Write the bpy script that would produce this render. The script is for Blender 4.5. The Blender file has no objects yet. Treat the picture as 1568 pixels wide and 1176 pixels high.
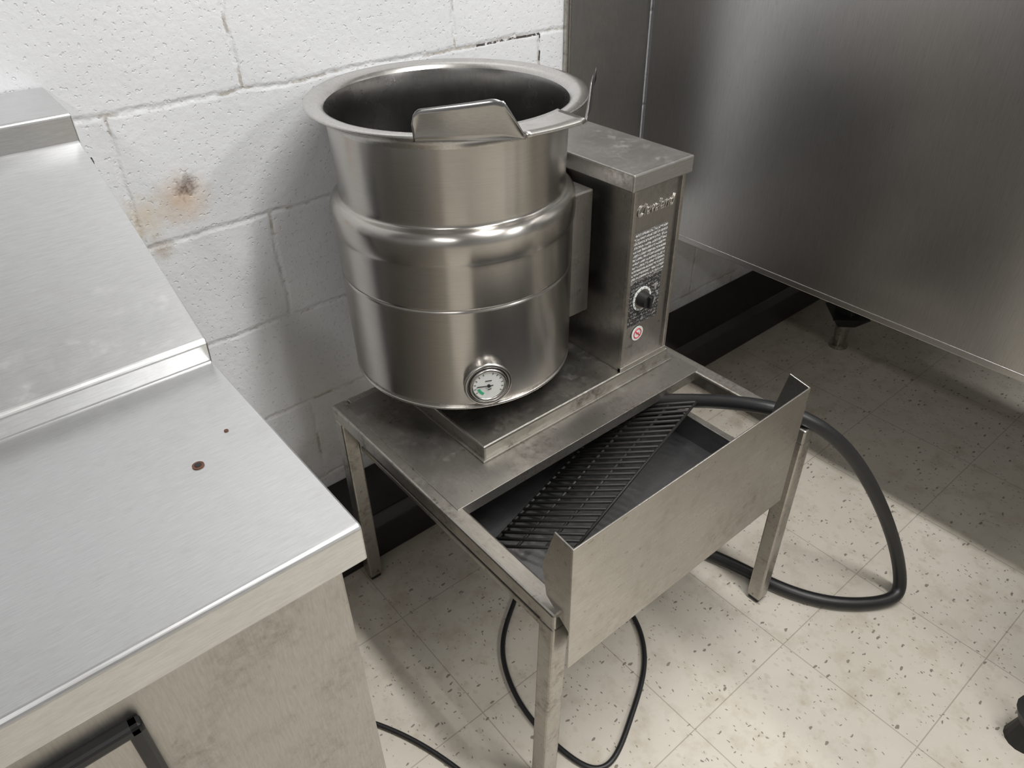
import bpy, bmesh, math, random
from mathutils import Vector, Matrix
random.seed(7)
scene=bpy.context.scene
COL=scene.collection

# ---------------------------------------------------------------- materials
def nt(name):
    m=bpy.data.materials.new(name); m.use_nodes=True
    t=m.node_tree; b=t.nodes['Principled BSDF']; return m,t,b
def math_(t,op,a,b=None,c=None,clamp=False):
    n=t.nodes.new('ShaderNodeMath'); n.operation=op; n.use_clamp=clamp
    for i,v in enumerate((a,b,c)):
        if v is None: continue
        if isinstance(v,(int,float)): n.inputs[i].default_value=v
        else: t.links.new(v,n.inputs[i])
    return n.outputs[0]
def noise(t,vec,scale,detail=4,rough=.55):
    n=t.nodes.new('ShaderNodeTexNoise'); n.inputs['Scale'].default_value=scale
    n.inputs['Detail'].default_value=detail; n.inputs['Roughness'].default_value=rough
    if vec is not None: t.links.new(vec,n.inputs['Vector'])
    return n
def mapping(t,vec,scale=(1,1,1),loc=(0,0,0),rot=(0,0,0)):
    n=t.nodes.new('ShaderNodeMapping'); n.inputs['Scale'].default_value=scale
    n.inputs['Location'].default_value=loc; n.inputs['Rotation'].default_value=rot
    t.links.new(vec,n.inputs['Vector']); return n.outputs[0]
def ramp(t,fac,stops):
    n=t.nodes.new('ShaderNodeValToRGB'); t.links.new(fac,n.inputs[0])
    e=n.color_ramp.elements
    while len(e)<len(stops): e.new(.5)
    for i,(p,c) in enumerate(stops):
        e[i].position=p; e[i].color=(c,c,c,1) if isinstance(c,(int,float)) else (*c,1)
    return n.outputs[0]
def mix(t,fac,a,b):
    n=t.nodes.new('ShaderNodeMix'); n.data_type='RGBA'
    if isinstance(fac,(int,float)): n.inputs[0].default_value=fac
    else: t.links.new(fac,n.inputs[0])
    for i,v in ((6,a),(7,b)):
        if isinstance(v,tuple): n.inputs[i].default_value=(*v,1)
        else: t.links.new(v,n.inputs[i])
    return n.outputs[2]
def bump(t,h,strength,dist,b,prev=None):
    n=t.nodes.new('ShaderNodeBump'); n.inputs['Strength'].default_value=strength; n.inputs['Distance'].default_value=dist
    t.links.new(h,n.inputs['Height'])
    if prev is not None: t.links.new(prev,n.inputs['Normal'])
    t.links.new(n.outputs[0],b.inputs['Normal']); return n.outputs[0]

def steel(name,col=(.56,.55,.53),rough=.3,stretch=(1,1,40),dirt=.35,dirtcol=(.16,.13,.10),aniso=0.0,radial=False,dscale=6,world=True,bmp=.05,rvar=.18,spots=0.0,scuff=0.0,arot=.25):
    m,t,b=nt(name)
    b.inputs['Metallic'].default_value=1
    if world:
        g=t.nodes.new('ShaderNodeNewGeometry').outputs['Position']
    else:
        g=t.nodes.new('ShaderNodeTexCoord').outputs['Object']
    br=noise(t,mapping(t,g,stretch),14,3,.7).outputs[0]
    lo=noise(t,g,dscale,6,.65).outputs[0]
    lo2=noise(t,g,dscale*7,5,.7).outputs[0]
    base=mix(t,ramp(t,br,[(.3,0),(.7,1)]),tuple(c*.9 for c in col),tuple(min(1,c*1.08) for c in col))
    dm=math_(t,'MULTIPLY',ramp(t,lo,[(.46,0),(.70,1)]),ramp(t,lo2,[(.4,0),(.65,1)]))
    dm=math_(t,'MULTIPLY',dm,dirt)
    base=mix(t,dm,base,dirtcol)
    if spots:
        sp=ramp(t,noise(t,g,70,3,.6).outputs[0],[(.66,0),(.72,1)])
        base=mix(t,math_(t,'MULTIPLY',sp,spots),base,tuple(c*.6 for c in dirtcol))
    r=math_(t,'ADD',math_(t,'MULTIPLY',lo,rvar),rough-rvar/2)
    r=math_(t,'ADD',r,math_(t,'MULTIPLY',dm,.25),clamp=True)
    if scuff:
        sc=math_(t,'MULTIPLY',ramp(t,noise(t,mapping(t,g,(1,1,1),loc=(3,1,2)),24,6,.75).outputs[0],[(.56,0),(.70,1)]),scuff)
        base=mix(t,sc,base,(.62,.61,.58))
        r=math_(t,'ADD',r,math_(t,'MULTIPLY',sc,.3),clamp=True)
    t.links.new(base,b.inputs['Base Color'])
    t.links.new(r,b.inputs['Roughness'])
    if bmp: bump(t,br,bmp,.0006,b)
    if aniso:
        b.inputs['Anisotropic'].default_value=aniso
        b.inputs['Anisotropic Rotation'].default_value=arot
        tg=t.nodes.new('ShaderNodeTangent')
        if radial: tg.direction_type='RADIAL'; tg.axis='Z'
        t.links.new(tg.outputs[0],b.inputs['Tangent'])
    return m
def plain(name,col,rough=.5,metal=0,nz=.1,bumpy=0,scale=40):
    m,t,b=nt(name)
    g=t.nodes.new('ShaderNodeNewGeometry').outputs['Position']
    n=noise(t,g,scale,4).outputs[0]
    c=mix(t,n,tuple(max(0,x*(1-nz)) for x in col),tuple(min(1,x*(1+nz)) for x in col))
    t.links.new(c,b.inputs['Base Color'])
    b.inputs['Roughness'].default_value=rough; b.inputs['Metallic'].default_value=metal
    if bumpy: bump(t,n,bumpy,.001,b)
    return m

M_kettle=steel('kettle_brushed_steel',(.54,.52,.49),.25,(1.5,1.5,160),.07,(.28,.22,.17),aniso=.70,radial=True,world=False,bmp=0,rvar=.05,dscale=5)
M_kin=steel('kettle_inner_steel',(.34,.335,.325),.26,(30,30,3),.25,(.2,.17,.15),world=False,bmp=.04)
M_rim=steel('rim_steel',(.62,.605,.58),.26,(20,20,20),.2,scuff=.1,bmp=.02)
M_guard=steel('guard_steel',(.44,.435,.43),.2,(6,6,60),.1,bmp=.02)
M_frame=steel('frame_steel',(.46,.44,.405),.35,(20,3,20),1.0,(.14,.10,.07),dscale=12,spots=.6,scuff=.25)
M_shelf=steel('shelf_steel',(.33,.315,.29),.42,(30,2,30),.95,(.11,.09,.07),dscale=9,spots=.6,scuff=.3)
M_plat=steel('platform_steel',(.39,.375,.345),.38,(2,30,30),.95,(.10,.08,.06),dscale=12,spots=.6,scuff=.3)
M_cons=steel('console_steel',(.40,.385,.365),.34,(30,30,2),.8,(.12,.10,.08),dscale=12,spots=.5)
M_lid=steel('console_lid_steel',(.50,.49,.475),.4,(3,30,30),.8,(.22,.20,.17),dscale=14,scuff=.6)
M_panel=steel('panel_steel',(.49,.47,.44),.28,(2,30,40),.5,(.24,.19,.14),dscale=6,spots=.4,scuff=.12)
M_counter=steel('counter_steel',(.69,.695,.70),.34,(3,60,30),.30,(.38,.35,.31),dscale=3.2,bmp=.04,scuff=.2,spots=.06)
M_cfront=steel('counter_front_steel',(.50,.485,.46),.42,(30,30,3),.55,(.28,.24,.20),dscale=10,spots=.25,scuff=.15)
M_right=steel('appliance_steel',(.50,.49,.48),.30,(40,40,1.5),.05,(.2,.17,.14),dscale=3,spots=.12,rvar=.08)
M_wpanel=steel('wall_sheet_gray',(.38,.375,.365),.42,(40,40,2),.4,(.15,.12,.1),dscale=5)
M_tray=steel('tray_shaded_steel',(.20,.20,.205),.42,(3,20,20),.5,(.08,.07,.06),scuff=.1)  # dark reflections inside the drawer are put into this base colour
M_black=plain('black_rubber',(.012,.012,.013),.42,0,.3,.2)
M_blackgloss=plain('black_cove_base',(.014,.012,.012),.35,0,.6,.4,20)
M_rack=plain('rack_blackened_wire',(.016,.015,.014),.55,0,.3,.3,80)
M_iron=plain('black_foot',(.02,.02,.02),.5,.2,.3,.3)
M_white=plain('dial_white',(.78,.80,.77),.4)
M_green=plain('dial_green',(.05,.45,.22),.5)
M_red=plain('sticker_red',(.6,.05,.08),.5)
M_ink=plain('ink_black',(.02,.02,.02),.5)
M_rust=plain('rust',(.10,.045,.025),.8,0,.5,.5,200)
M_emb=plain('embossed_letters',(.75,.73,.7),.3,1)

def t_sep(t,v,i):
    s=t.nodes.new('ShaderNodeSeparateXYZ'); t.links.new(v,s.inputs[0]); return s.outputs[i]
def label_mat(name,bg,fg,thr,scuff):
    m,t,b=nt(name)
    tc=t.nodes.new('ShaderNodeTexCoord').outputs['Object']
    n1=noise(t,tc,420,2,.5).outputs[0]
    rows=math_(t,'FRACT',math_(t,'MULTIPLY',t_sep(t,tc,2),120))
    rw=math_(t,'GREATER_THAN',rows,.42)
    f=math_(t,'MULTIPLY',math_(t,'GREATER_THAN',n1,thr),rw)
    c=mix(t,f,bg,fg)
    sc=ramp(t,noise(t,tc,60,5,.75).outputs[0],[(.55,0),(.63,1)])
    c=mix(t,math_(t,'MULTIPLY',sc,scuff),c,(.55,.54,.52))
    t.links.new(c,b.inputs['Base Color']); b.inputs['Roughness'].default_value=.4
    return m
M_label=label_mat('label_printed',(.09,.088,.085),(.58,.57,.55),.47,.35)
M_label2=label_mat('label_dark',(.03,.03,.03),(.35,.35,.34),.58,.5)

def wall_mat(name,stain=False):
    m,t,b=nt(name)
    P=t.nodes.new('ShaderNodeNewGeometry').outputs['Position']
    x=t_sep(t,P,0); y=t_sep(t,P,1); z=t_sep(t,P,2)
    h=x if stain else math_(t,'ADD',x,y)
    cb=t.nodes.new('ShaderNodeCombineXYZ')
    wob=noise(t,P,9,5,.7).outputs[0]
    wv=math_(t,'MULTIPLY',math_(t,'SUBTRACT',wob,.5),.022)
    t.links.new(math_(t,'ADD',math_(t,'ADD',h,-.017+4.58),wv),cb.inputs[0])
    t.links.new(math_(t,'ADD',math_(t,'ADD',z,.016),wv),cb.inputs[1])
    bk=t.nodes.new('ShaderNodeTexBrick'); t.links.new(cb.outputs[0],bk.inputs['Vector'])
    bk.offset=.5; bk.inputs['Scale'].default_value=1
    bk.inputs['Brick Width'].default_value=.458; bk.inputs['Row Height'].default_value=.226
    bk.inputs['Mortar Size'].default_value=.0085; bk.inputs['Mortar Smooth'].default_value=1.0
    mort=bk.outputs['Fac']
    n1=noise(t,P,85,5,.6).outputs[0]; n2=noise(t,P,22,4,.6).outputs[0]; n3=noise(t,P,2.2,4).outputs[0]
    pits=ramp(t,noise(t,P,130,2,.5).outputs[0],[(.30,0),(.38,1)])
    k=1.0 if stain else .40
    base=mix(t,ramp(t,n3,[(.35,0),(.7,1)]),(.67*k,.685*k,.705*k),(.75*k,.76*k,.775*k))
    spot=ramp(t,n2,[(.50,0),(.60,1)])
    thin=ramp(t,mort,[(.55,0),(.85,1)])
    base=mix(t,math_(t,'MULTIPLY',math_(t,'MULTIPLY',thin,spot),.65),base,(.30,.26,.20))
    if stain:
        def blob(cx,cz,r0,r1,ns,amp):
            d=math_(t,'SQRT',math_(t,'ADD',math_(t,'POWER',math_(t,'SUBTRACT',x,cx),2),math_(t,'POWER',math_(t,'SUBTRACT',z,cz),2)))
            d=math_(t,'ADD',d,math_(t,'MULTIPLY',math_(t,'SUBTRACT',noise(t,P,ns,5,.7).outputs[0],.5),amp))
            n=t.nodes.new('ShaderNodeMapRange'); n.inputs[1].default_value=r0; n.inputs[2].default_value=r1
            n.inputs[3].default_value=1; n.inputs[4].default_value=0; t.links.new(d,n.inputs[0]); return n.outputs[0]
        base=mix(t,math_(t,'MULTIPLY',blob(-.128,.958,.0,.060,40,.05),.7),base,(.50,.32,.16))
        base=mix(t,math_(t,'MULTIPLY',blob(-.118,.976,.0,.024,110,.06),.9),base,(.09,.05,.035))
        base=mix(t,math_(t,'MULTIPLY',blob(-.20,.94,.0,.05,60,.06),.5),base,(.55,.40,.18))
        base=mix(t,math_(t,'MULTIPLY',blob(-.19,.88,.0,.03,60,.06),.6),base,(.30,.2,.09))
        c1=math_(t,'MULTIPLY',math_(t,'LESS_THAN',math_(t,'ABSOLUTE',math_(t,'SUBTRACT',math_(t,'ADD',z,math_(t,'MULTIPLY',wv,.4)),1.112)),.0024),
             math_(t,'MULTIPLY',math_(t,'GREATER_THAN',x,.53),math_(t,'LESS_THAN',x,.705)))
        c2=math_(t,'MULTIPLY',math_(t,'LESS_THAN',math_(t,'ABSOLUTE',math_(t,'SUBTRACT',math_(t,'ADD',x,wv),.706)),.002),
             math_(t,'MULTIPLY',math_(t,'GREATER_THAN',z,.98),math_(t,'LESS_THAN',z,1.112)))
        base=mix(t,math_(t,'MULTIPLY',math_(t,'MAXIMUM',c1,c2),ramp(t,n1,[(.4,0),(.5,1)])),base,(.06,.05,.045))
        lowd=t.nodes.new('ShaderNodeMapRange'); lowd.inputs[1].default_value=.5; lowd.inputs[2].default_value=.15
        t.links.new(z,lowd.inputs[0])
        base=mix(t,math_(t,'MULTIPLY',math_(t,'MULTIPLY',lowd.outputs[0],ramp(t,n2,[(.4,0),(.7,1)])),.5),base,(.45,.40,.34))
    t.links.new(base,b.inputs['Base Color']); b.inputs['Roughness'].default_value=.45
    hh=math_(t,'ADD',math_(t,'MULTIPLY',mort,-.9),math_(t,'ADD',math_(t,'MULTIPLY',n1,.30),math_(t,'ADD',math_(t,'MULTIPLY',pits,.20),math_(t,'MULTIPLY',n2,math_(t,'ADD',.3,mort)))))
    bump(t,hh,.85,.0045,b)
    return m
M_wall=wall_mat('painted_block_wall_stained',True)
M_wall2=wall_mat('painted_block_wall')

def floor_mat():
    m,t,b=nt('speckled_vinyl_tile')
    P=t.nodes.new('ShaderNodeNewGeometry').outputs['Position']
    T=.305
    def lines(c,off):
        f=math_(t,'FRACT',math_(t,'DIVIDE',math_(t,'ADD',c,off),T))
        d=math_(t,'MINIMUM',f,math_(t,'SUBTRACT',1,f)); return math_(t,'LESS_THAN',d,.0038)
    ln=math_(t,'MAXIMUM',lines(t_sep(t,P,0),3.05),lines(t_sep(t,P,1),3.15))
    wn=t.nodes.new('ShaderNodeTexNoise'); wn.inputs['Scale'].default_value=90; t.links.new(P,wn.inputs['Vector'])
    va=t.nodes.new('ShaderNodeVectorMath'); va.operation='MULTIPLY_ADD'
    t.links.new(wn.outputs['Color'],va.inputs[0]); va.inputs[1].default_value=(.009,.009,0); t.links.new(P,va.inputs[2])
    def specks(scale,thr,gate,sx,rot):
        v=t.nodes.new('ShaderNodeTexVoronoi'); v.inputs['Scale'].default_value=scale
        t.links.new(mapping(t,va.outputs[0],(sx,1,0),rot=(0,0,rot)),v.inputs['Vector'])
        c=t_sep(t,v.outputs['Color'],0)
        sz=math_(t,'MULTIPLY',t_sep(t,v.outputs['Color'],1),thr)
        return math_(t,'MULTIPLY',math_(t,'LESS_THAN',v.outputs['Distance'],sz),math_(t,'GREATER_THAN',c,gate))
    s1=specks(80,.28,.50,2.2,.3); s2=specks(88,.27,.55,.45,1.1)
    s3=specks(50,.4,.5,1.4,.7)
    big=noise(t,P,2.5,5,.6).outputs[0]; mid=noise(t,P,14,5,.65).outputs[0]
    base=mix(t,ramp(t,big,[(.3,0),(.7,1)]),(.54,.50,.425),(.64,.60,.525))
    base=mix(t,math_(t,'MULTIPLY',s3,.30),base,(.42,.36,.28))
    base=mix(t,math_(t,'MULTIPLY',math_(t,'MAXIMUM',s1,s2),.75),base,(.11,.085,.065))
    base=mix(t,math_(t,'MULTIPLY',ramp(t,mid,[(.50,0),(.75,1)]),.5),base,(.36,.29,.21))
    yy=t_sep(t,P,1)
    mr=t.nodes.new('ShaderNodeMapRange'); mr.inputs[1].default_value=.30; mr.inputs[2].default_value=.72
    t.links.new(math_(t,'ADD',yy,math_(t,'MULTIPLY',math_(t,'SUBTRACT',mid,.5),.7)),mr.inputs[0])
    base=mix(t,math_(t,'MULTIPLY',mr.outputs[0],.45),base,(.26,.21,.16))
    base=mix(t,math_(t,'MULTIPLY',ln,.55),base,(.22,.18,.14))
    t.links.new(base,b.inputs['Base Color'])
    r=math_(t,'ADD',math_(t,'MULTIPLY',mid,.3),.26); t.links.new(r,b.inputs['Roughness'])
    bump(t,math_(t,'SUBTRACT',mid,ln),.15,.0015,b)
    return m
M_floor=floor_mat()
M_ceil=plain('ceiling_paint',(.55,.55,.55),.8)

# ---------------------------------------------------------------- geometry
def empty(name,loc=(0,0,0)):
    e=bpy.data.objects.new(name,None); e.location=loc; COL.objects.link(e); e.empty_display_size=.1; return e
def fin(name,me,mat,parent=None,smooth=False):
    o=bpy.data.objects.new(name,me); COL.objects.link(o)
    if mat: me.materials.append(mat)
    if smooth:
        for p in me.polygons: p.use_smooth=True
    if parent: 
        o.parent=parent; o.matrix_parent_inverse=Matrix.Translation(-Vector(parent.location))
    return o
def box(name,x0,x1,y0,y1,z0,z1,mat,parent=None,bev=.003,seg=2):
    bm=bmesh.new(); bmesh.ops.create_cube(bm,size=1)
    for v in bm.verts:
        v.co=Vector(((x0+x1)/2+v.co.x*(x1-x0),(y0+y1)/2+v.co.y*(y1-y0),(z0+z1)/2+v.co.z*(z1-z0)))
    if bev: bmesh.ops.bevel(bm,geom=bm.edges[:],offset=bev,segments=seg,profile=.5,affect='EDGES')
    me=bpy.data.meshes.new(name); bm.to_mesh(me); bm.free()
    return fin(name,me,mat,parent)
def extr(name,poly,axis,a0,a1,mat,parent=None,bev=.002):
    bm=bmesh.new()
    def mk(p,a):
        return {0:(a,p[0],p[1]),1:(p[0],a,p[1]),2:(p[0],p[1],a)}[axis]
    A=[bm.verts.new(mk(p,a0)) for p in poly]; B=[bm.verts.new(mk(p,a1)) for p in poly]
    bm.faces.new(A); bm.faces.new(B[::-1]); n=len(poly)
    for i in range(n): bm.faces.new([A[i],B[i],B[(i+1)%n],A[(i+1)%n]])
    bmesh.ops.recalc_face_normals(bm,faces=bm.faces[:])
    if bev: bmesh.ops.bevel(bm,geom=bm.edges[:],offset=bev,segments=2,profile=.5,affect='EDGES')
    me=bpy.data.meshes.new(name); bm.to_mesh(me); bm.free(); return fin(name,me,mat,parent)
def lathe(name,prof,cx,cy,mat,parent=None,seg=128):
    me=bpy.data.meshes.new(name); vs=[];fs=[]
    n=len(prof)
    for i in range(seg):
        a=2*math.pi*i/seg
        for r,z in prof: vs.append((r*math.cos(a),r*math.sin(a),z))
    for i in range(seg):
        j=(i+1)%seg
        for k in range(n-1):
            fs.append((i*n+k,j*n+k,j*n+k+1,i*n+k+1))
    me.from_pydata(vs,[],fs); me.update()
    bm=bmesh.new(); bm.from_mesh(me); bmesh.ops.remove_doubles(bm,verts=bm.verts[:],dist=1e-6); bmesh.ops.recalc_face_normals(bm,faces=bm.faces[:]); bm.to_mesh(me); bm.free()
    o=bpy.data.objects.new(name,me); COL.objects.link(o); me.materials.append(mat)
    for p in me.polygons: p.use_smooth=True
    o.location=(cx,cy,0)
    if parent: o.parent=parent; o.matrix_parent_inverse=Matrix.Translation(-Vector(parent.location))
    return o
def disc(name,c,normal,r,th,mat,parent,seg=48,r2=None):
    bm=bmesh.new(); bmesh.ops.create_cone(bm,cap_ends=True,segments=seg,radius1=r,radius2=r2 if r2 else r,depth=th)
    q=Vector((0,0,1)).rotation_difference(Vector(normal).normalized()).to_matrix().to_4x4()
    bm.transform(Matrix.Translation(Vector(c))@q)
    me=bpy.data.meshes.new(name); bm.to_mesh(me); bm.free(); return fin(name,me,mat,parent)
def torus(name,c,normal,R,r,mat,parent,seg=64,rs=12):
    q=Vector((0,0,1)).rotation_difference(Vector(normal).normalized()).to_matrix()
    vs=[];fs=[]
    for i in range(seg):
        a=2*math.pi*i/seg
        for j in range(rs):
            b=2*math.pi*j/rs
            v=Vector(((R+r*math.cos(b))*math.cos(a),(R+r*math.cos(b))*math.sin(a),r*math.sin(b)))
            vs.append(tuple(q@v+Vector(c)))
            fs.append((i*rs+j,((i+1)%seg)*rs+j,((i+1)%seg)*rs+(j+1)%rs,i*rs+(j+1)%rs))
    me=bpy.data.meshes.new(name); me.from_pydata(vs,[],fs); return fin(name,me,mat,parent,True)
def tube(name,pts,r,mat,parent=None,cyclic=False,bez=True):
    cu=bpy.data.curves.new(name,'CURVE'); cu.dimensions='3D'; cu.bevel_depth=r; cu.bevel_resolution=5; cu.use_fill_caps=True
    s=cu.splines.new('NURBS' if bez else 'POLY'); s.points.add(len(pts)-1)
    for i,p in enumerate(pts): s.points[i].co=(*p,1)
    if bez: s.order_u=4; s.use_endpoint_u=True; cu.resolution_u=10
    s.use_cyclic_u=cyclic
    o=bpy.data.objects.new(name+'_c',cu); COL.objects.link(o)
    dg=bpy.context.evaluated_depsgraph_get()
    me=bpy.data.meshes.new_from_object(o.evaluated_get(dg)); bpy.data.objects.remove(o)
    me.materials.clear()
    return fin(name,me,mat,parent,True)
def wires(name,segs,r,mat,parent,rs=6):
    vs=[];fs=[]
    for p,q in segs:
        p=Vector(p);q=Vector(q);d=(q-p).normalized()
        u=d.cross(Vector((0,0,1))); u.normalize(); w=d.cross(u)
        b=len(vs)
        for e in (p,q):
            for j in range(rs):
                a=2*math.pi*j/rs; vs.append(tuple(e+u*r*math.cos(a)+w*r*math.sin(a)))
        for j in range(rs): fs.append((b+j,b+(j+1)%rs,b+rs+(j+1)%rs,b+rs+j))
        fs.append(tuple(b+j for j in range(rs))[::-1]); fs.append(tuple(b+rs+j for j in range(rs)))
    me=bpy.data.meshes.new(name); me.from_pydata(vs,[],fs); return fin(name,me,mat,parent,True)

# ---------------------------------------------------------------- room
WY=.839; X0,X1,Y0,ZC=-2.6,3.4,-3.6,2.85
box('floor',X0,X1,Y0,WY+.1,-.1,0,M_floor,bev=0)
box('ceiling',X0,X1,Y0,WY+.1,ZC,ZC+.1,M_ceil,bev=0)
box('wall_back',X0,X1,WY,WY+.1,0,ZC,M_wall,bev=0)
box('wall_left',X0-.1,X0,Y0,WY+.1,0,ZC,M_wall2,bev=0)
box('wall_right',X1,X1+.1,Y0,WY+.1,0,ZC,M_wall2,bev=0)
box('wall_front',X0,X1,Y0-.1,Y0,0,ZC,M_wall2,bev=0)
extr('baseboard_back',[(.700,0),(.700,.10),(.712,.135),(WY,.172),(WY,0)],0,X0,X1,M_blackgloss,bev=.004)

cd=empty('gray_wall_sheet',(.92,.83,0))  # satin gray sheet covering the darker strip of the back wall
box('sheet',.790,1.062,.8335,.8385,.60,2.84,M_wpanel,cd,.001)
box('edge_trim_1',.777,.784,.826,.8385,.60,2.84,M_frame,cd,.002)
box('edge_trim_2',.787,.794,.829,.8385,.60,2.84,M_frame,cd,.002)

# ---------------------------------------------------------------- equipment stand
W,D,H=.69,.68,.5244; T=.034
st=empty('equipment_stand',(.345,.34,0))
for i,(x,y) in enumerate(((0,0),(W-T,0),(0,D-T),(W-T,D-T))):
    l=box('leg_%d'%(i+1),x,x+T,y,y+T,.012,H-T+.002,M_frame,st,.004)
    f=box('foot_%d'%(i+1),x+.004,x+T-.004,y+.004,y+T-.004,0,.014,M_iron,st,.002)
    if i==0:
        for o in (l,f):
            for v in o.data.vertices: v.co.x-=.018*(1-v.co.z/H)
box('side_rail_1',0,T,0,D,H-T,H,M_frame,st,.004)
box('side_rail_2',W-T,W,0,D,H-T,H,M_frame,st,.004)
box('back_rail',T,W-T,D-T,D,H-T,H,M_frame,st,.004)
extr('shelf_plate',[(.269,H+.0015),(.269,H-.022),(.273,H-.022),(.273,H-.003),(D-.02,H-.003),(D-.02,H+.0015)],0,.021,W-.021,M_shelf,st,.0008)
for i,x in enumerate((T,W-T-.012)):
    box('tray_runner_%d'%(i+1),x,x+.012,.03,D-T,.405,.417,M_frame,st,.001)
dr=st
px0,px1,pz0,pz1=.0106,.577,.411,.683
box('drawer_front_panel',px0,px1,-.0225,-.0195,pz0,pz1,M_panel,dr,.001)
extr('drawer_left_flange',[(-.0205,pz1),(.016,pz1+.004),(.040,.60),(.030,.54),(-.0205,.50)],0,px0,px0+.003,M_panel,dr,.0008)
extr('drawer_right_flange',[(-.0205,pz1),(.020,pz1+.008),(.036,.60),(.030,.54),(-.0205,.50)],0,px1-.003,px1,M_panel,dr,.0008)
tz=.418
box('drawer_bottom',.048,px1,-.0195,.60,tz,tz+.003,M_tray,dr,.0008)
box('drawer_side_1',.048,.051,-.0195,.60,tz,.478,M_tray,dr,.0008)
box('drawer_side_2',px1-.003,px1,.03,.60,tz,.478,M_tray,dr,.0008)
box('drawer_back',.048,px1,.597,.60,tz,.478,M_tray,dr,.0008)
box('drawer_lip_1',.036,.051,-.0195,.60,.476,.479,M_frame,dr,.0008)
box('drawer_lip_2',px1-.003,px1+.012,.03,.60,.476,.479,M_frame,dr,.0008)

rk=empty('wire_rack',(.3,.22,.46))
A=Vector((.068,.243,.4245));B=Vector((.139,.100,.488));Cc=Vector((.590,.205,.523));Dd=Vector((.519,.348,.459))
segs=[(A,B),(B,Cc),(Cc,Dd),(Dd,A),(A.lerp(B,.33),Dd.lerp(Cc,.33)),(A.lerp(B,.67),Dd.lerp(Cc,.67))]
segs2=[]
nb=27
for i in range(1,nb):
    s=i/nb; j=random.uniform(-.004,.004); segs2.append((A.lerp(Dd,s+j),B.lerp(Cc,s+random.uniform(-.004,.004))))
wires('rack_border',segs,.0032,M_rack,rk)
wires('rack_bars',[(Vector(a)+Vector((0,0,.003)),Vector(b)+Vector((0,0,.003))) for a,b in segs2],.0032,M_rack,rk)

# ---------------------------------------------------------------- tilting steam kettle
kt=empty('tilting_steam_kettle',(.35,.5,H))
zb=H+.0015
extr('base_platform',[(.135,.3405),(.646,.3405),(.646,.662),(.135,.662)],2,zb,zb+.030,M_plat,kt,.004)
box('base_flange',.128,.652,.334,.668,zb,zb+.004,M_plat,kt,.001)
kx,ky=.274,.586
def dens(pts):
    out=[pts[0]]
    for p,q in zip(pts,pts[1:]):
        n=4 if abs(q[1]-p[1])>.02 else 1
        for k in range(1,n+1): out.append((p[0]+(q[0]-p[0])*k/n,p[1]+(q[1]-p[1])*k/n))
    return out
body=[(.05,.594),(.19,.5945),(.209,.597),(.2155,.601),(.2165,.606),(.2162,.610),(.2192,.6125),(.2195,.615),(.2198,.64),(.2208,.72),(.2212,.806),
 (.2212,.8105),(.2200,.8113),(.2200,.8127),(.2212,.8135),(.2212,.818),(.2214,.85),(.2216,.885),(.2217,.893)]
body+=[(.2219,.8955),(.2228,.8985),(.2238,.903),(.2245,.909),(.2249,.916),(.2251,.923),(.2250,.930)]
for k in range(1,10):
    a=math.radians(k*9.2)
    body.append((.2250-.0165*(1-math.cos(a)),.930+.0235*math.sin(a)))
body+=[(.2070,.9545),(.2052,.9562),(.2045,.9590),(.2045,.964),(.2052,.985),(.2062,1.02),(.2074,1.055),(.2088,1.085)]
lathe('kettle_body',dens(body),kx,ky,M_kettle,kt,192)
rim=[(.2088,1.085),(.2100,1.091),(.2130,1.097),(.2200,1.1035),(.2330,1.1085),(.2390,1.1095),(.2410,1.1115),(.2408,1.1138),(.2385,1.1150),
 (.2320,1.1155),(.2200,1.1140),(.2125,1.1105),(.2085,1.104)]
inner=[(.2085,1.104),(.2060,1.095),(.2040,1.06),(.2010,.97),(.2005,.85),(.198,.80),(.188,.745),(.165,.69),(.125,.655),(.07,.638),(.001,.634)]
lathe('kettle_rim',rim,kx,ky,M_rim,kt,160)
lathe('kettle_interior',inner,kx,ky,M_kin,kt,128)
torus('bottom_bead',(kx,ky,.603),(0,0,1),.2165,.0035,M_rim,kt,128,8)
disc('kettle_underside_boss',(kx,ky,.5755),(0,0,1),.09,.04,M_iron,kt)
def grid(name,rows,mat,parent,th=.0025,smooth=True):
    nr=len(rows);nc=len(rows[0]);vs=[tuple(p) for r in rows for p in r]
    fs=[(i*nc+j,i*nc+j+1,(i+1)*nc+j+1,(i+1)*nc+j) for i in range(nr-1) for j in range(nc-1)]
    me=bpy.data.meshes.new(name); me.from_pydata(vs,[],fs); o=fin(name,me,mat,parent,smooth)
    md=o.modifiers.new('thick','SOLIDIFY'); md.thickness=th; md.offset=0
    return o
rows=[]
L0=Vector((.221,.319,1.112));L1=Vector((.330,.312,1.112))
for k in range(7):
    f=k/6; row=[]
    for j in range(13):
        s=j/12; az=math.radians(-108+s*36)
        pin=Vector((kx+.2145*math.cos(az),ky+.2145*math.sin(az),1.1125))
        po=L0.lerp(L1,s)
        p=pin.lerp(po,f)
        p.z=1.1145+(.0035)*f-.002*math.sin(math.pi*s)*math.sin(math.pi*f*.7)
        row.append(p)
    rows.append(row)
rows.append([Vector((p.x,p.y-.004,p.z-.006)) for p in rows[-1]])
grid('pour_lip',rows,M_rim,kt,.003)
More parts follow.
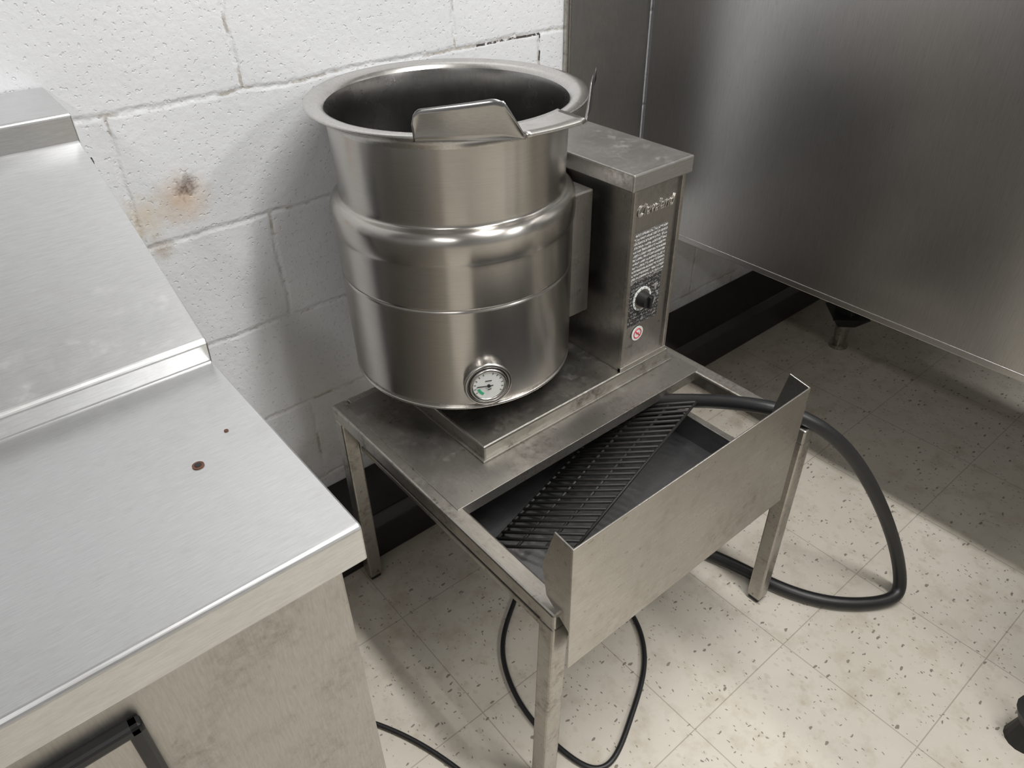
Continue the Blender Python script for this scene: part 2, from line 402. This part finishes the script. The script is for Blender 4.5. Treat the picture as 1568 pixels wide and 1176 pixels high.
def guard(name,P0,P1,out):
    rows=[]; ncol=48
    def h(s):
        hm=.046+.014*s/.75
        if s<.09: return hm*.55+hm*.45*math.sqrt(max(0,1-((.09-s)/.09)**2))
        if s<.70: return hm
        if s<.80: return hm*(1-.10*((s-.70)/.10)**2)
        return .0606*.90*(1-((s-.80)/.20)**1.1)+.004
    for k in range(7):
        f=k/6; row=[]
        for j in range(ncol+1):
            s=j/ncol
            p=P0.lerp(P1,s); hh=h(s)
            bow=.004*math.sin(math.pi*s)
            row.append(Vector((p.x,p.y,1.109+f*hh))+out*(bow+.005*f*f))
        rows.append(row)
    return grid(name,rows,M_guard,kt,.0016)
P0=Vector((.094,.419,0));P1=Vector((.221,.319,0)); o1=Vector((-.62,-.785,0)).normalized()
guard('pour_guard_1',P0,P1,o1)
Q0=Vector((2*kx-.094,.419,0));Q1=Vector((.330,.312,0)); o2=Vector((.62,-.785,0)).normalized()
guard('pour_guard_2',Q0,Q1,o2)

az=math.radians(-114.7); nrm=Vector((math.cos(az),math.sin(az),0)); tan=Vector((-math.sin(az),math.cos(az),0))
gc=Vector((kx,ky,.662))+nrm*.214
disc('gauge_housing',gc+nrm*.006,nrm,.043,.026,M_rim,kt,64)
torus('gauge_outer_ring',gc+nrm*.017,nrm,.0405,.0045,M_rim,kt)
torus('gauge_bezel',gc+nrm*.021,nrm,.032,.0035,M_rim,kt)
disc('gauge_recess',gc+nrm*.0185,nrm,.037,.002,M_iron,kt,64)
disc('gauge_dial',gc+nrm*.0205,nrm,.0305,.002,M_white,kt,64)
def dial_pt(r,deg,off=.0222): 
    a=math.radians(deg); return gc+nrm*off+tan*(r*math.cos(a))+Vector((0,0,1))*r*math.sin(a)
vs=[];fs=[]
for k,dg in enumerate(range(195,245,5)):
    vs+= [tuple(dial_pt(.017,dg)),tuple(dial_pt(.022,dg))]
    if k: fs.append((2*k-2,2*k-1,2*k+1,2*k))
me=bpy.data.meshes.new('green'); me.from_pydata(vs,[],fs); fin('gauge_green_zone',me,M_green,kt)
wires('gauge_ticks',[(dial_pt(.024,a),dial_pt(.0275,a)) for a in range(-30,211,20)],.0006,M_ink,kt)
wires('gauge_needle',[(dial_pt(.008,0,.0235),dial_pt(.022,178,.0235))],.0009,M_ink,kt)
wires('gauge_print',[(dial_pt(.012,60),dial_pt(.012,120)),(dial_pt(.009,240+20),dial_pt(.009,300))],.0008,M_ink,kt)
disc('gauge_hub',gc+nrm*.0235,nrm,.003,.003,M_ink,kt,24)

box('trunnion_box',.400,.470,.42,.66,.686,.94,M_cons,kt,.003)
box('trunnion_sleeve',.465,.503,.46,.62,.74,.90,M_iron,kt,.003)
box('console_body',.500,.634,.350,.655,zb+.028,.950,M_cons,kt,.003)
box('console_corner_1',.4975,.507,.3435,.352,zb+.028,.950,M_frame,kt,.0012)
box('console_corner_2',.628,.6375,.3435,.352,zb+.028,.950,M_frame,kt,.0012)
box('console_sill',.4975,.6375,.3425,.352,zb+.028,zb+.040,M_frame,kt,.0012)
extr('console_lid',[(.487,.339),(.650,.339),(.650,.660),(.487,.660)],2,.949,.982,M_lid,kt,.003)
box('label_plate_instructions',.510,.606,.3485,.3505,.757,.860,M_label,kt,.0005)
box('label_plate_dial',.510,.602,.3485,.3505,.655,.755,M_label2,kt,.0005)
disc('knob_dial_plate',(.549,.3478,.712),(0,-1,0),.026,.0015,M_white,kt)
disc('knob_dial_print',(.549,.3470,.712),(0,-1,0),.0215,.001,M_cons,kt)
disc('knob',(.549,.338,.712),(0,-1,0),.0165,.018,M_iron,kt,40,.014)
box('knob_grip',.546,.552,.322,.334,.699,.725,M_iron,kt,.002)
disc('sticker',(.545,.3478,.632),(0,-1,0),.0165,.0012,M_white,kt)
torus('sticker_ring',(.545,.3470,.632),(0,-1,0),.0105,.0012,M_red,kt,40,6)
wires('sticker_bar',[((.5375,.3468,.6395),(.5525,.3468,.6245)),((.541,.3468,.632),(.549,.3468,.632))],.0012,M_red,kt)
wires('dial_ticks',[((.549+.0222*math.cos(a),.3468,.712+.0222*math.sin(a)),(.549+.0252*math.cos(a),.3468,.712+.0252*math.sin(a))) for a in [i*.45 for i in range(14)]],.0005,M_ink,kt)
cu=bpy.data.curves.new('t','FONT'); cu.body='Cleveland'; cu.size=.030; cu.extrude=.0006; cu.shear=.35; cu.offset=.0002
to=bpy.data.objects.new('t',cu); COL.objects.link(to)
dg=bpy.context.evaluated_depsgraph_get(); me=bpy.data.meshes.new_from_object(to.evaluated_get(dg)); bpy.data.objects.remove(to)
xs=[v.co.x for v in me.vertices]; sc=.104/(max(xs)-min(xs))
me.transform(Matrix.Translation((.512,.3487,.893))@Matrix.Rotation(math.pi/2,4,'X')@Matrix.Diagonal((sc,1,1,1)))
me.materials.clear(); fin('embossed_script',me,M_emb,kt)

# ---------------------------------------------------------------- hose and cables
hz=.0165
tube('flexible_gas_hose',[(.46,.44,.475),(.52,.33,.478),(.593,.213,.514),(.622,.09,.558),(.672,.012,.548),(.742,-.050,.475),(.825,-.105,.335),(.910,-.155,.16),(.938,-.192,.035),(.900,-.205,hz),(.825,-.160,hz),(.762,-.095,hz),(.718,.0,hz),(.70,.12,hz),(.63,.30,hz),(.50,.44,hz),(.42,.55,hz)],.0145,M_black)
tube('power_cable',[(.30,.62,.006),(.34,.52,.006),(.30,.42,.006),(.203,.360,.006),(.110,.295,.006),(.060,.160,.006),(.066,.04,.006),(.085,-.035,.006),(.135,-.045,.006),(.225,.0,.006),(.338,.055,.006),(.410,.145,.006),(.43,.26,.006),(.40,.40,.006),(.36,.60,.006)],.0055,M_black)
tube('floor_cable',[(-.36,.62,.006),(-.25,.42,.006),(-.167,.315,.006),(-.105,.147,.006),(-.075,-.05,.006),(-.11,-.30,.006),(-.2,-.5,.006)],.005,M_black)

# ---------------------------------------------------------------- left counter unit
ct=empty('stainless_prep_counter',(-.9,.35,0))
cx0,cx1=-1.9,-.280
cy=-.0276; cz=.938
extr('worktop',[(cy,cz-.048),(cy,cz-.004),(cy+.004,cz),(.337,cz),(.333,.966),(.337,.970),(.6905,1.126),(.6905,1.163),(.694,1.1665),(.836,1.1730),(.836,cz-.048),(.826,cz-.048)],0,cx0,cx1,M_counter,ct,.0022)
box('body',cx0+.02,-.302,-.012,.690,.10,cz-.049,M_cfront,ct,.003)
for i,(x,y) in enumerate(((-.34,.03),(-1.84,.03),(-.34,.64),(-1.84,.64))):
    disc('leg_%d'%(i+1),(x,y,.05),(0,0,1),.02,.10,M_iron,ct)
disc('edge_screw',(cx1+.001,.665,1.105),(1,0,0),.005,.003,M_iron,ct,16)
disc('screw_hole_1',(-.367,.155,cz+.0004),(0,0,1),.0062,.0012,M_rust,ct,20)
disc('screw_hole_1_core',(-.367,.155,cz+.001),(0,0,1),.0035,.0012,M_iron,ct,20)
disc('screw_hole_2',(-.322,.191,cz+.0004),(0,0,1),.0024,.0012,M_rust,ct,20)
fx0,fx1,fz0,fz1=-1.05,-.508,.35,.850
for nm,a in (('door_gasket_top',(fx0,fx1,fz1-.014,fz1)),('door_gasket_bottom',(fx0,fx1,fz0,fz0+.014)),('door_gasket_left',(fx0,fx0+.014,fz0,fz1)),('door_gasket_right',(fx1-.014,fx1,fz0,fz1))):
    box(nm,a[0],a[1],-.026,-.011,a[2],a[3],M_black,ct,.004)
box('door_panel',fx0+.012,fx1-.012,-.018,-.011,fz0+.01,fz1-.01,M_cfront,ct,.001)

# ---------------------------------------------------------------- right appliance
ra=empty('stainless_convection_oven',(1.8,.2,0))
rx,rz=1.064,.572
box('cabinet',rx,2.55,-.42,.830,rz,1.85,M_right,ra,.006)
box('bottom_hem',rx-.0015,rx+.02,-.42,.830,rz-.004,rz+.012,M_right,ra,.002)
for i,(x,y) in enumerate(((1.80,.48),(1.80,-.30),(2.45,.48),(2.45,-.30))):
    box('leg_%d'%(i+1),x-.03,x+.03,y-.03,y+.03,.10,rz,M_iron,ra,.004)
    disc('leg_collar_%d'%(i+1),(x,y,.115),(0,0,1),.04,.045,M_iron,ra,4,.085)
    disc('bullet_foot_%d'%(i+1),(x,y,.045),(0,0,1),.018,.09,M_frame,ra,24,.026)
    disc('foot_pad_%d'%(i+1),(x,y,.006),(0,0,1),.032,.012,M_frame,ra,24)

wt=empty('work_table',(1.2,-.9,0))
box('table_top',.76,1.75,-1.25,-.50,.86,.90,M_counter,wt,.004)
for i,(x,y) in enumerate(((.785,-.53),(1.70,-.53),(.785,-1.2),(1.70,-1.2))):
    disc('leg_%d'%(i+1),(x,y,.47),(0,0,1),.02,.78,M_frame,wt,24)
    disc('foot_collar_%d'%(i+1),(x,y,.075),(0,0,1),.028,.03,M_iron,wt,16,.04)
    disc('foot_%d'%(i+1),(x,y,.03),(0,0,1),.034,.06,M_iron,wt,16,.022)

# ---------------------------------------------------------------- lights
def fixture(name,x0,x1,y0,y1,power,col=(1,.985,.965)):
    e=empty(name,((x0+x1)/2,(y0+y1)/2,ZC-.05))
    box('housing',x0,x1,y0,y1,ZC-.05,ZC-.001,M_white,e,.004)
    l=bpy.data.lights.new('tube_light','AREA'); l.shape='RECTANGLE'; l.size=(x1-x0)*.9; l.size_y=(y1-y0)*.96
    l.energy=power; l.color=col
    o=bpy.data.objects.new('tube_light',l); COL.objects.link(o); o.location=((x0+x1)/2,(y0+y1)/2,ZC-.06)
    o.parent=e; o.matrix_parent_inverse=Matrix.Translation(-e.location)
fixture('added_fill_fixture',.36,.52,-1.35,.25,52)
fixture('added_fill_fixture',-1.9,-1.74,-2.2,-.9,28)
fixture('added_fill_fixture',1.35,1.51,-3.2,-1.7,55)  # unseen fill light, added to brighten the floor under the right appliance
w=bpy.data.worlds.new('World'); scene.world=w; w.use_nodes=True
w.node_tree.nodes['Background'].inputs[0].default_value=(.6,.65,.7,1); w.node_tree.nodes['Background'].inputs[1].default_value=.15

# ---------------------------------------------------------------- camera
cam=bpy.data.cameras.new('Camera'); cam.sensor_width=36; cam.lens=1143.3014/1568*36; cam.clip_start=.01
co=bpy.data.objects.new('Camera',cam); COL.objects.link(co)
th=math.radians(36.0295);a=math.radians(39.0365);ro=math.radians(-1.1112)
F=Vector((math.sin(a)*math.cos(th),math.cos(a)*math.cos(th),-math.sin(th)))
R=Vector((math.cos(a),-math.sin(a),0));U=R.cross(F)
R2=R*math.cos(ro)+U*math.sin(ro);U2=-R*math.sin(ro)+U*math.cos(ro)
m=Matrix((R2,U2,-F)).transposed().to_4x4(); m.translation=Vector((-.4783,-.5013,1.4569))
co.matrix_world=m; scene.camera=co
try:
    scene.view_settings.view_transform='Standard'; scene.view_settings.look='None'; scene.view_settings.exposure=0
except Exception as e: print(e)
